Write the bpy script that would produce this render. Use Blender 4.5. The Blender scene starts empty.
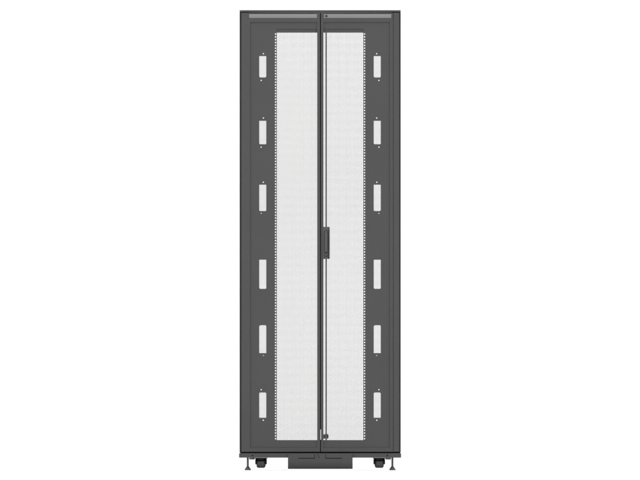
import bpy, bmesh, math
from mathutils import Vector, Matrix

scene = bpy.context.scene
COL = scene.collection
S = 0.00496                      # metres per unit of the measured drawing
FLOOR = 470.3
DEPTH = 1.10
MID = 320.1


def X(px): return (px - 320.0) * S
def Z(py): return (FLOOR - py) * S


# ------------------------------------------------------------------ materials
def new_mat(name, col, rough=0.5, metal=0.0, bump=0.0, bscale=900.0, var=0.0, spec=0.5):
    m = bpy.data.materials.new(name)
    m.use_nodes = True
    nt = m.node_tree
    b = nt.nodes['Principled BSDF']
    b.inputs['Roughness'].default_value = rough
    b.inputs['Metallic'].default_value = metal
    b.inputs['Specular IOR Level'].default_value = spec
    tc = nt.nodes.new('ShaderNodeTexCoord')
    if var > 0:
        n = nt.nodes.new('ShaderNodeTexNoise')
        n.inputs['Scale'].default_value = 3.0
        n.inputs['Detail'].default_value = 8.0
        n.inputs['Roughness'].default_value = 0.6
        nt.links.new(tc.outputs['Object'], n.inputs['Vector'])
        r = nt.nodes.new('ShaderNodeValToRGB')
        r.color_ramp.elements[0].position = 0.3
        r.color_ramp.elements[1].position = 0.7
        r.color_ramp.elements[0].color = tuple(c * (1 - var) for c in col) + (1,)
        r.color_ramp.elements[1].color = tuple(c * (1 + var) for c in col) + (1,)
        nt.links.new(n.outputs['Fac'], r.inputs['Fac'])
        nt.links.new(r.outputs['Color'], b.inputs['Base Color'])
    else:
        b.inputs['Base Color'].default_value = tuple(col) + (1,)
    if bump > 0:
        n2 = nt.nodes.new('ShaderNodeTexNoise')
        n2.inputs['Scale'].default_value = bscale
        n2.inputs['Detail'].default_value = 2.0
        nt.links.new(tc.outputs['Object'], n2.inputs['Vector'])
        bp = nt.nodes.new('ShaderNodeBump')
        bp.inputs['Strength'].default_value = bump
        bp.inputs['Distance'].default_value = 0.0004
        nt.links.new(n2.outputs['Fac'], bp.inputs['Height'])
        nt.links.new(bp.outputs['Normal'], b.inputs['Normal'])
    return m


COAT = new_mat('charcoal_powder_coat', (0.045, 0.045, 0.0452), 0.55, 0, 0.35, 700, 0.05)
SIDE = new_mat('darkened_coat', (0.030, 0.030, 0.031), 0.65, 0, 0.3, 700, 0.05, 0.3)  # coat darkened for the side panels, edge shade put into the colour
MESHM = new_mat('perforated_steel_coat', (0.055, 0.055, 0.0555), 0.55)
BLACK = new_mat('plain_black', (0.008, 0.008, 0.008), 0.7, spec=0.2)
HOOD = new_mat('black_caster_plastic', (0.010, 0.010, 0.010), 0.5, spec=0.25)
WHEEL = new_mat('dark_grey_tyre', (0.048, 0.048, 0.049), 0.6, 0, 0.2, 400, 0.08)
HANDLE = new_mat('dark_handle_plastic', (0.056, 0.056, 0.057), 0.45, 0, 0.2, 900, 0.03)
ROD = new_mat('grey_zinc_rod', (0.075, 0.075, 0.075), 0.4, 0, 0.1, 500, 0.03)
TRIM = new_mat('light_grey_trim', (0.185, 0.185, 0.187), 0.4, 0, 0.2, 500, 0.05)
ZINC = new_mat('dark_zinc', (0.09, 0.09, 0.09), 0.4, 0.4, 0.1, 500, 0.05)
WHITE = new_mat('white_studio_paper', (0.93, 0.93, 0.93), 0.9, 0, 0.15, 60, 0.004, 0.2)


# ------------------------------------------------------------------ builders
class MB:
    """Collects shapes, then links them as one mesh object."""
    def __init__(self):
        self.bm = bmesh.new()

    def box(self, x0, x1, y0, y1, z0, z1):
        vs = [self.bm.verts.new(p) for p in
              ((x0, y0, z0), (x1, y0, z0), (x1, y1, z0), (x0, y1, z0),
               (x0, y0, z1), (x1, y0, z1), (x1, y1, z1), (x0, y1, z1))]
        for f in ((3, 2, 1, 0), (4, 5, 6, 7), (0, 1, 5, 4), (1, 2, 6, 5), (2, 3, 7, 6), (3, 0, 4, 7)):
            self.bm.faces.new([vs[i] for i in f])
        return self

    def pbox(self, a, b, t, u, y0, y1):          # a..b across, t..u from top to bottom
        return self.box(X(a), X(b), y0, y1, Z(u), Z(t))

    def rings(self, rings, cap=True, closed=False):
        allv = [[self.bm.verts.new(p) for p in r] for r in rings]
        n = len(allv[0])
        pairs = list(zip(allv, allv[1:]))
        if closed:
            pairs.append((allv[-1], allv[0]))
        for a, b in pairs:
            for i in range(n):
                j = (i + 1) % n
                self.bm.faces.new((a[i], a[j], b[j], b[i]))
        if cap and not closed:
            self.bm.faces.new(list(reversed(allv[0])))
            self.bm.faces.new(allv[-1])
        return self

    def lathe(self, c, axis, prof, n=24):
        """prof: list of (distance along axis, radius)"""
        ax = Vector(axis).normalized()
        u = ax.orthogonal().normalized()
        v = ax.cross(u)
        c = Vector(c)
        R = []
        for d, r in prof:
            R.append([c + ax * d + (u * math.cos(2 * math.pi * k / n) + v * math.sin(2 * math.pi * k / n)) * r
                      for k in range(n)])
        return self.rings(R)

    def prism_x(self, prof, x0, x1):             # prof: (y, z) outline
        a = [Vector((x0, y, z)) for y, z in prof]
        b = [Vector((x1, y, z)) for y, z in prof]
        return self.rings([a, b])

    def plate(self, outer, holes, yf, t):
        """flat sheet in the XZ plane, front face at yf, thickness t, with holes (world x,z loops)"""
        cu = bpy.data.curves.new('sheet', 'CURVE')
        cu.dimensions = '2D'
        cu.fill_mode = 'BOTH'
        cu.extrude = t / 2
        for loop in [outer] + holes:
            sp = cu.splines.new('POLY')
            sp.points.add(len(loop) - 1)
            for p, (x, z) in zip(sp.points, loop):
                p.co = (x, z, 0, 1)
            sp.use_cyclic_u = True
        o = bpy.data.objects.new('sheet', cu)
        COL.objects.link(o)
        bpy.context.view_layer.update()
        dg = bpy.context.evaluated_depsgraph_get()
        me = bpy.data.meshes.new_from_object(o.evaluated_get(dg))
        bpy.data.objects.remove(o)
        bpy.data.curves.remove(cu)
        for v in me.vertices:
            x, y, z = v.co
            v.co = (x, yf + t / 2 - z, y)
        self.bm.from_mesh(me)
        bpy.data.meshes.remove(me)
        return self

    def punched_column(self, px, py0, pitch, n, half, rx, ry, yf, t):
        """narrow strip with one round hole per pitch, built cell by cell"""
        dirs = [(1, 0), (1, 1), (0, 1), (-1, 1), (-1, 0), (-1, -1), (0, -1), (1, -1)]
        for k in range(n):
            cy = py0 + k * pitch
            L = []
            for yy in (yf, yf + t):
                L.append([self.bm.verts.new((X(px + dx * half), yy, Z(cy + dz * pitch / 2))) for dx, dz in dirs])
                L.append([self.bm.verts.new((X(px + rx * math.cos(math.pi * i / 4)), yy,
                                             Z(cy + ry * math.sin(math.pi * i / 4)))) for i in range(8)])
            for i in range(8):
                j = (i + 1) % 8
                self.bm.faces.new((L[0][i], L[0][j], L[1][j], L[1][i]))
                self.bm.faces.new((L[2][j], L[2][i], L[3][i], L[3][j]))
                self.bm.faces.new((L[1][i], L[1][j], L[3][j], L[3][i]))
        return self

    def build(self, name, mat, parent=None, bevel=0.0, smooth=False, weld=True):
        if weld:
            bmesh.ops.remove_doubles(self.bm, verts=self.bm.verts, dist=1e-6)
        bmesh.ops.recalc_face_normals(self.bm, faces=self.bm.faces)
        me = bpy.data.meshes.new(name)
        self.bm.to_mesh(me)
        self.bm.free()
        me.materials.append(mat)
        o = bpy.data.objects.new(name, me)
        COL.objects.link(o)
        if parent:
            o.parent = parent
        if bevel > 0:
            b = o.modifiers.new('bevel', 'BEVEL')
            b.width = bevel
            b.segments = 2
            b.limit_method = 'ANGLE'
            b.angle_limit = math.radians(40)
        if smooth:
            for p in me.polygons:
                p.use_smooth = True
            me.set_sharp_from_angle(angle=math.radians(35))
        return o


def rect(a, b, t, u):
    return [(X(a), Z(u)), (X(b), Z(u)), (X(b), Z(t)), (X(a), Z(t))]


def rrect(a, b, t, u, rt, rb, n=5):
    """rect with rounded corners; rt top radius, rb bottom radius (drawing units)"""
    out = []
    for cx, cy, r, a0 in ((b - rb, u - rb, rb, -90), (b - rt, t + rt, rt, 0), (a + rt, t + rt, rt, 90), (a + rb, u - rb, rb, 180)):
        for k in range(n):
            an = math.radians(a0 + 90 * k / (n - 1))
            out.append((X(cx + r * math.cos(an)), Z(cy - r * math.sin(an))))
    return out


def disc(px, py, rx, ry=None, n=10):
    ry = ry or rx
    return [(X(px + rx * math.cos(2 * math.pi * k / n)), Z(py + ry * math.sin(2 * math.pi * k / n))) for k in range(n)]


def mir(loop):
    m = 2 * X(320.05)
    return [(m - x, z) for x, z in reversed(loop)]


def perforated(name, regions, yf, t, mat, parent, pitch=1.35, open_s=0.835):
    """hexagonal perforated steel sheet; regions = (x0,x1,y0,y1) in drawing units, cells centred inside them"""
    R = pitch / math.sqrt(3)
    verts, faces = [], []
    cs = [(math.cos(math.radians(60 * k)), math.sin(math.radians(60 * k))) for k in range(6)]
    dx = 1.5 * R
    for (x0, x1, y0, y1) in regions:
        i = math.ceil(x0 / dx)
        while i * dx <= x1:
            cx = i * dx
            off = pitch / 2 if i % 2 else 0
            j = math.ceil((y0 - off) / pitch)
            while j * pitch + off <= y1:
                cy = j * pitch + off
                b = len(verts)
                for yy in (yf, yf + t):
                    for rr in (R, R * open_s):
                        for c, s in cs:
                            verts.append((X(cx + rr * c), yy, Z(cy + rr * s)))
                for k in range(6):
                    n = (k + 1) % 6
                    faces.append((b + k, b + n, b + 6 + n, b + 6 + k))
                    faces.append((b + 12 + n, b + 12 + k, b + 18 + k, b + 18 + n))
                    faces.append((b + 6 + k, b + 6 + n, b + 18 + n, b + 18 + k))
                j += 1
            i += 1
    me = bpy.data.meshes.new(name)
    me.from_pydata(verts, [], faces)
    me.materials.append(mat)
    o = bpy.data.objects.new(name, me)
    COL.objects.link(o)
    o.parent = parent
    return o


# ------------------------------------------------------------------ the cabinet
cab = bpy.data.objects.new('server_cabinet', None)
COL.objects.link(cab)
cab['label'] = 'tall charcoal grey server rack cabinet with two perforated front doors, standing on levelling feet'
cab['category'] = 'server rack'

YF = 0.0                          # front of the door frames
# top panel
MB().box(X(239.6), X(400.7), 0.003, DEPTH, Z(12.0), Z(10.1)).build('top_panel', COAT, cab, 0.002)
# side panels, a little behind the doors, with a vertical rib at the front edge
for a, b in ((239.6, 241.0), (399.4, 400.7)):
    MB().pbox(a, b, 12.2, 452.6, 0.012, DEPTH - 0.002).build('side_panel', SIDE, cab, 0.0015)
# inner frame: corner posts and cross beams
f = MB()
for y0 in (0.045, DEPTH - 0.05):
    f.pbox(241.1, 250.5, 13.0, 452.2, y0, y0 + 0.045)
    f.pbox(389.9, 399.3, 13.0, 452.2, y0, y0 + 0.045)
    f.pbox(250.6, 389.8, 13.0, 22.0, y0, y0 + 0.045)
    f.pbox(250.6, 389.8, 444.0, 452.2, y0, y0 + 0.045)
for a in (241.1, 391.3):
    f.pbox(a, a + 8.0, 13.0, 21.0, 0.091, DEPTH - 0.051)
    f.pbox(a, a + 8.0, 444.0, 452.2, 0.091, DEPTH - 0.051)
f.build('inner_frame', COAT, cab, 0.001)
# mounting rails with square holes
for side in (0, 1):
    for y0 in (0.16, 0.86):
        outer = rect(267.5, 274.2, 26.0, 443.0)
        holes = [rect(269.6, 271.6, 29.0 + k * 9.0, 31.0 + k * 9.0) for k in range(45)]
        if side:
            outer = mir(outer); holes = [mir(h) for h in holes]
        m = MB().plate(outer, holes, y0, 0.002)
        xs = (267.5, 267.9) if not side else (372.2, 372.6)
        m.pbox(xs[0], xs[1], 26.0, 443.0, y0 + 0.0021, y0 + 0.04)
        m.build('mounting_rail', COAT, cab)
# floor of the cabinet
MB().pbox(242.0, 398.6, 452.3, 452.9, 0.02, DEPTH - 0.004).build('bottom_panel', BLACK, cab)
# black strip put in for the shade in the gap between doors and base
MB().pbox(240.1, 400.2, 451.5, 453.4, 0.016, 0.019).build('gap_shade', BLACK, cab)
# base skirt
b = MB()
b.pbox(239.1, 401.1, 453.25, 457.65, 0.0, 0.004)
b.pbox(239.1, 239.6, 453.25, 457.65, 0.0041, DEPTH)
b.pbox(400.6, 401.1, 453.25, 457.65, 0.0041, DEPTH)
b.pbox(239.7, 400.5, 453.3, 457.6, DEPTH - 0.004, DEPTH)
b.pbox(239.7, 400.5, 453.35, 453.8, 0.0041, DEPTH - 0.0041)
b.build('base_skirt', COAT, cab, 0.0012)
# hinge post to the right of the right door
MB().pbox(393.35, 399.25, 12.7, 451.75, 0.001, 0.03).build('hinge_post', COAT, cab, 0.0015)

SLOTS = [(56.1, 77.4, 0.3, 1.2), (120.8, 144.2, 0.3, 1.0), (184.7, 211.0, 0.3, 1.0),
         (259.7, 288.8, 0.3, 1.2), (325.2, 353.1, 1.4, 0.3), (392.5, 417.7, 1.1, 0.6)]
PINS = [(263.4, 53.7, 0.62, 0.62), (261.2, 80.4, 0.62, 0.62), (263.4, 118.0, 0.62, 0.62), (261.15, 147.1, 0.62, 0.62),
        (263.3, 182.2, 0.62, 0.62), (261.2, 213.4, 0.62, 0.32), (263.5, 355.5, 0.6, 0.26),
        (261.2, 389.7, 0.6, 0.6), (263.3, 420.2, 0.62, 0.62)]


def door(side):
    """side 0 = left leaf, 1 = right leaf"""
    fx0, fx1 = (241.3, 320.0) if side == 0 else (320.95, 393.1)
    rx0, rx1 = (250.0, 317.15) if side == 0 else (323.45, 389.9)
    d = MB().plate(rect(fx0, fx1, 12.75, 451.75), [rect(rx0, rx1, 22.0, 447.8)], YF, 0.0015)
    # folded outer edges of the leaf
    d.pbox(fx0, fx0 + 0.35, 12.75, 451.75, 0.0016, 0.028)
    d.pbox(fx1 - 0.35, fx1, 12.75, 429.4, 0.0016, 0.028)
    d.pbox(fx0 + 0.36, fx1 - 0.36, 12.75, 13.15, 0.0016, 0.028)
    d.pbox(fx0 + 0.36, fx1 - 0.36, 451.3, 451.75, 0.0016, 0.028)
    # folded inner edges of the recess
    d.pbox(rx0 - 0.35, rx0, 21.6, 448.2, 0.0016, 0.0054)
    d.pbox(rx1, rx1 + 0.35, 21.6, 448.2, 0.0016, 0.0054)
    d.pbox(rx0, rx1, 21.6, 22.0, 0.0016, 0.0054)
    d.pbox(rx0, rx1, 447.8, 448.2, 0.0016, 0.0054)
    leaf = d.build('door', COAT, cab)
    # recessed sheet
    slots = [rrect(259.3, 266.3, t, u, rt, rb) for t, u, rt, rb in SLOTS]
    pins = [disc(px, py, rx, ry) for px, py, rx, ry in PINS]
    wx0, wx1 = (276.85, 317.1)
    if side == 0:
        pass
    else:
        slots = [mir(s) for s in slots]
        pins = [mir(s) for s in pins]
    # side strip with slots, narrow strip with the column of punched holes, head and foot strips
    side_o = rect(249.6, 272.0, 21.5, 448.3)
    if side:
        side_o = mir(side_o)
    yp = 0.0056
    p = MB().plate(side_o, slots + pins, yp, 0.0018)
    # narrow punched strip: 144 holes from 32.585 to 440.105
    p.punched_column(275.5 if side == 0 else 364.6, 34.0, 2.83, 144, 1.35, 0.58, 0.82, yp, 0.0018)
    if side == 0:
        p.pbox(272.0, 317.5, 21.5, 28.9, yp, yp + 0.0018).pbox(272.0, 274.15, 28.9, 445.0, yp, yp + 0.0018).pbox(274.15, 276.85, 28.9, 32.585, yp, yp + 0.0018).pbox(274.15, 276.85, 440.105, 445.0, yp, yp + 0.0018).pbox(276.85, 317.5, 440.1, 445.0, yp, yp + 0.0018)
        p.pbox(272.0, 317.5, 445.0, 448.3, yp, yp + 0.0018)
    else:
        p.pbox(323.1, 368.1, 21.5, 28.9, yp, yp + 0.0018).pbox(365.95, 368.1, 28.9, 445.0, yp, yp + 0.0018).pbox(363.25, 365.95, 28.9, 32.585, yp, yp + 0.0018).pbox(363.25, 365.95, 440.105, 445.0, yp, yp + 0.0018).pbox(323.1, 363.25, 440.1, 445.0, yp, yp + 0.0018)
        p.pbox(323.1, 368.1, 445.0, 448.3, yp, yp + 0.0018)
    a, b_ = (wx0 - 0.5, 317.4) if side == 0 else (323.2, 363.7)
    p.pbox(a, b_, 28.3, 32.65, 0.0102, 0.0122)            # stepped rim above the mesh window
    p.build('recessed_sheet', COAT, leaf)
    # perforated steel
    if side == 0:
        regs = [(276.6, 318.0, 31.8, 441.2)]
    else:
        regs = [(323.2, 363.6, 31.8, 441.2)]
    for t, u, rt, rb in SLOTS:
        regs.append((258.6, 267.0, t - 0.8, u + 0.8) if side == 0 else (373.2, 381.6, t - 0.8, u + 0.8))
    perforated('perforated_panel', regs, 0.0150, 0.0012, MESHM, leaf)
    # light grey strip along the head of the leaf
    tx0, tx1 = (249.1, 317.1) if side == 0 else (323.9, 391.4)
    pr = []
    y0, y1 = Z(18.15), Z(14.0)
    h = (y1 - y0)
    for k in range(9):
        an = math.pi * k / 8
        pr.append((-0.0035 * math.sin(an) - 0.0012, y0 + h / 2 - h / 2 * math.cos(an)))
    pr += [(-0.0002, y1), (-0.0002, y0)]
    MB().prism_x(pr, X(tx0), X(tx1)).build('head_strip', TRIM, leaf, 0.0008)
    # thin black line over the strip
    MB().pbox(tx0, tx1, 13.35, 13.75, -0.0008, -0.0002).build('strip_line', BLACK, leaf)
    return leaf


left = door(0)
right = door(1)
# overlap strip behind the gap of the two leaves, carried by the left leaf
MB().pbox(318.2, 322.6, 12.9, 429.5, 0.0285, 0.0305).pbox(318.2, 322.6, 439.7, 451.6, 0.0285, 0.0305).pbox(318.2, 320.5, 429.5, 439.7, 0.0285, 0.0305) \
    .build('overlap_strip', SIDE, left)
# strip knob at the head of the right leaf
MB().lathe((X(326.3), -0.0045, Z(16.1)), (0, -1, 0), [(0, 1.2 * S), (0.005, 1.2 * S), (0.007, 0.8 * S)], 20) \
    .build('rod_knob', SIDE, right, 0, True)
# lock rod and its guide
MB().lathe((X(326.15), 0.0095, Z(440.0)), (0, 0, 1), [(0, 0.76 * S), ((440.0 - 32.75) * S, 0.76 * S)], 20) \
    .build('lock_rod', ROD, right, 0, True)
g = MB().plate(rrect(323.2, 328.5, 434.1, 438.7, 0.9, 0.9), [], -0.0010, 0.006)
gd = g.build('rod_guide', HANDLE, right, 0.0008)
MB().pbox(327.3, 328.2, 434.9, 437.9, -0.0026, -0.0011).build('guide_clip', HOOD, gd, 0.0004)
MB().lathe((X(324.6), -0.0011, Z(436.4)), (0, -1, 0), [(0, 0.8 * S), (0.0016, 0.8 * S), (0.002, 0.5 * S)], 16).build('screw', HOOD, gd, 0, True)
# swing handle
hs = MB().plate(rrect(322.9, 329.75, 226.9, 258.9, 0.7, 0.7), [rrect(324.2, 328.0, 230.2, 256.6, 1.9, 0.6, 8)], -0.007, 0.0065)
hs.plate(rrect(323.2, 329.4, 227.2, 258.6, 0.7, 0.7), [], -0.0004, 0.003)
hs.pbox(325.6, 328.0, 243.0, 247.0, 0.0027, 0.0055)
hnd = hs.build('door_handle', HANDLE, right, 0.0010)
lv = MB()
R = []
for py, yy in ((230.7, -0.010), (234.0, -0.014), (243.0, -0.017), (250.0, -0.0155), (255.8, -0.011)):
    w = 1.1 if py < 231 else 1.5
    R.append([Vector(p) for p in ((X(326.1 - w), -0.001, Z(py)), (X(326.1 + w), -0.001, Z(py)),
                                  (X(326.1 + w), yy + 0.002, Z(py)), (X(326.1 + w * 0.6), yy, Z(py)),
                                  (X(326.1 - w * 0.6), yy, Z(py)), (X(326.1 - w), yy + 0.002, Z(py)))])
lv.rings(R)
lv.build('lever', HANDLE, hnd, 0.0008)
MB().lathe((X(326.1), -0.0146, Z(252.7)), (0, -1, 0), [(0, 0.8 * S), (0.0018, 0.8 * S), (0.0018, 0.45 * S), (0.001, 0.4 * S)], 18) \
    .build('key_lock', BLACK, hnd)
# side grip pad of the handle
MB().pbox(328.35, 329.0, 229.0, 257.8, -0.0080, -0.0072).build('grip_strip', HOOD, hnd)
for px in (324.4, 328.4):
    MB().lathe((X(px), -0.0072, Z(258.2)), (0, -1, 0), [(0, 0.6 * S), (0.001, 0.6 * S)], 14).build('screw', BLACK, hnd)

# ------------------------------------------------------------------ kick panel (bent sheet with cut lines)
k = MB()
cuts = []
for s in (0, 1):
    L = [(298.2, 458.65), (314.9, 458.65), (314.9, 454.6), (314.35, 454.6), (314.35, 457.9), (298.2, 457.9)]
    if s:
        L = [(640.35 - a, b) for a, b in reversed(L)]
    cuts.append([(X(a), Z(b)) for a, b in L])
cuts.append([(X(a), Z(b)) for a, b in ((317.3, 454.2), (317.8, 454.2), (319.6, 458.2), (319.1, 458.2))])
cuts.append([(X(a), Z(b)) for a, b in ((352.0, 455.0), (352.35, 455.0), (352.35, 457.2), (352.0, 457.2))])
yk = -0.010
k.plate(rect(287.95, 352.6, 453.3, 461.5), cuts, yk, 0.002)
# lower part rolls back under the cabinet
prof_o, prof_i = [], []
rad = 7.3 * S
for i in range(11):
    an = math.radians(74 * i / 10)
    prof_o.append((yk + rad * (1 - math.cos(an)), Z(461.5) - rad * math.sin(an) * 1.05))
    prof_i.append((yk + 0.002 + rad * (1 - math.cos(an)), Z(461.5) - rad * math.sin(an) * 1.05))
k.prism_x(prof_o + list(reversed(prof_i)), X(287.95), X(352.6))
kp = k.build('kick_panel', COAT, cab)
MB().pbox(289.0, 351.8, 453.4, 461.0, -0.0060, -0.0010).build('cut_shade', BLACK, kp)  # black sheet added behind the cuts, standing in for their shade


# ------------------------------------------------------------------ casters, feet, bolts
def caster(parent):
    root = bpy.data.objects.new('caster', None)
    h = MB()
    h.box(-6.2 * S, 6.2 * S, -0.030, 0.030, -0.9 * S, 0)
    h.lathe((0, 0, -0.9 * S), (0, 0, -1), [(0, 3.6 * S), (0.0025, 3.6 * S)], 20)
    # hood: two cheeks and the curved roof over the wheel
    for sx in (-1, 1):
        a, b_ = sorted((sx * 4.5 * S, sx * 5.55 * S))
        pr = []
        for kk in range(17):
            an = math.radians(-25 + 230 * kk / 16)
            pr.append((0.026 * math.cos(an), -5.0 * S + 0.019 * math.sin(an)))
        h.prism_x(pr, a, b_)
    ro, ri = [], []
    for kk in range(13):
        an = math.radians(0 + 158 * kk / 12)
        ro.append((0.0285 * math.cos(an), -5.0 * S + 0.0205 * math.sin(an)))
        ri.append((0.0262 * math.cos(an), -5.0 * S + 0.0182 * math.sin(an)))
    h.prism_x(ro + list(reversed(ri)), -5.0 * S, 5.0 * S)
    body = h.build('caster', HOOD, parent, 0.0006)
    w = MB().lathe((-4.3 * S, 0, -5.05 * S), (1, 0, 0),
                   [(0, 3.4 * S), (0.5 * S, 4.3 * S), (1.3 * S, 5.05 * S), (7.3 * S, 5.05 * S), (8.1 * S, 4.3 * S), (8.6 * S, 3.4 * S)], 40)
    wo = w.build('wheel', WHEEL, body, 0.0008, True)
    bpy.data.objects.remove(root)
    return body


def foot(parent):
    o = MB().lathe((0, 0, 0), (0, 0, -1), [(-0.01, 0.68 * S), (8.6 * S, 0.68 * S), (8.9 * S, 1.0 * S), (10.4 * S, 1.9 * S)], 20) \
        .build('levelling_foot', ZINC, parent, 0, True)
    MB().lathe((0, 0, -10.4 * S), (0, 0, -1), [(0, 1.95 * S), (0.5 * S, 2.6 * S), (2.2 * S, 2.75 * S), (2.28 * S, 2.7 * S)], 24) \
        .build('foot_pad', ZINC, o, 0, True)
    return o


def nut(parent):
    o = MB().lathe((0, 0, 0), (0, 0, -1), [(0, 2.6 * S), (1.4 * S, 2.6 * S), (1.8 * S, 2.2 * S)], 6).build('levelling_nut', ZINC, parent, 0.0006)
    return o


def copy_part(o, loc):
    c = o.copy()
    COL.objects.link(c)
    c.parent = cab
    c.location = loc
    for ch in o.children:
        d = ch.copy()
        COL.objects.link(d)
        d.parent = c
    return c


c0, f0, n0 = caster(cab), foot(cab), nut(cab)
xs_c, xs_f, xs_n = (260.8, 379.5), (247.45, 392.75), (251.6, 388.6)
first = True
for y_c, y_f in ((0.055, 0.03), (DEPTH - 0.07, DEPTH - 0.04)):
    for i in (0, 1):
        lc = (X(xs_c[i]), y_c, Z(457.75))
        lf = (X(xs_f[i]), y_f, Z(457.7))
        ln = (X(xs_n[i]), y_f, Z(457.7))
        if first:
            c0.location, f0.location, n0.location = lc, lf, ln
            first = False
        else:
            copy_part(c0, lc); copy_part(f0, lf); copy_part(n0, ln)
for px in (252.55, 387.4):
    MB().lathe((X(px), -0.0002, Z(455.5)), (0, -1, 0), [(0, 0.75 * S), (0.0016, 0.7 * S), (0.0016, 0.4 * S), (0.0006, 0.35 * S)], 16) \
        .build('screw', BLACK, cab)

# ------------------------------------------------------------------ white studio
fl = MB().box(-60, 60, -70, 1.9, -0.02, 0.0).build('floor', WHITE)
fl['kind'] = 'structure'
m = MB()
prof = []
R_ = 1.5
for i in range(17):
    an = math.radians(90 * i / 16)
    prof.append((1.9 + R_ * math.sin(an), R_ - R_ * math.cos(an)))
prof.append((1.9 + R_, 9.0))
outer = prof + [(y + 0.02, z) for y, z in reversed(prof)]
m.rings([[Vector((x, y, z)) for y, z in outer] for x in (-12, 12)])
bd = m.build('backdrop', WHITE, None, 0, True)
bd['kind'] = 'structure'

# ------------------------------------------------------------------ light
w = bpy.data.worlds.new('World')
scene.world = w
w.use_nodes = True
bg = w.node_tree.nodes['Background']
bg.inputs['Color'].default_value = (1, 1, 1, 1)
bg.inputs['Strength'].default_value = 1.17


def fill_light(loc, target, sx, sy, power):  # added area lamp out of view, lifts floor, backdrop and cabinet front
    la = bpy.data.lights.new('fill_light', 'AREA')
    la.shape = 'RECTANGLE'
    la.size, la.size_y = sx, sy
    la.energy = power
    o = bpy.data.objects.new('fill_light', la)
    o.location = loc
    o.rotation_euler = (Vector(target) - Vector(loc)).to_track_quat('-Z', 'Y').to_euler()
    COL.objects.link(o)


fill_light((0, -3.0, 6.5), (0, 0.8, 0.8), 7, 3, 90)
fill_light((-5, -4.5, 3.0), (0, 1.5, 1.2), 2.5, 3.5, 12)
fill_light((5, -4.5, 3.0), (0, 1.5, 1.2), 2.5, 3.5, 20)

# ------------------------------------------------------------------ camera (long lens, far away, level, with vertical shift)
D = 120.0
CZ = 0.06
W = 640 * S
cam = bpy.data.cameras.new('camera')
cam.sensor_width = 36
cam.lens = 36 * D / W
cam.shift_y = (Z(240) - CZ) / W
cam.clip_start = 1.0
cam.clip_end = 600
co = bpy.data.objects.new('camera', cam)
co.location = (0, -D, CZ)
co.rotation_euler = (math.radians(90), 0, 0)
COL.objects.link(co)
scene.camera = co

scene.view_settings.view_transform = 'Standard'
scene.view_settings.look = 'None'
scene.view_settings.exposure = 0
scene.view_settings.gamma = 1
scene.render.resolution_x = 1024
scene.render.resolution_y = 768
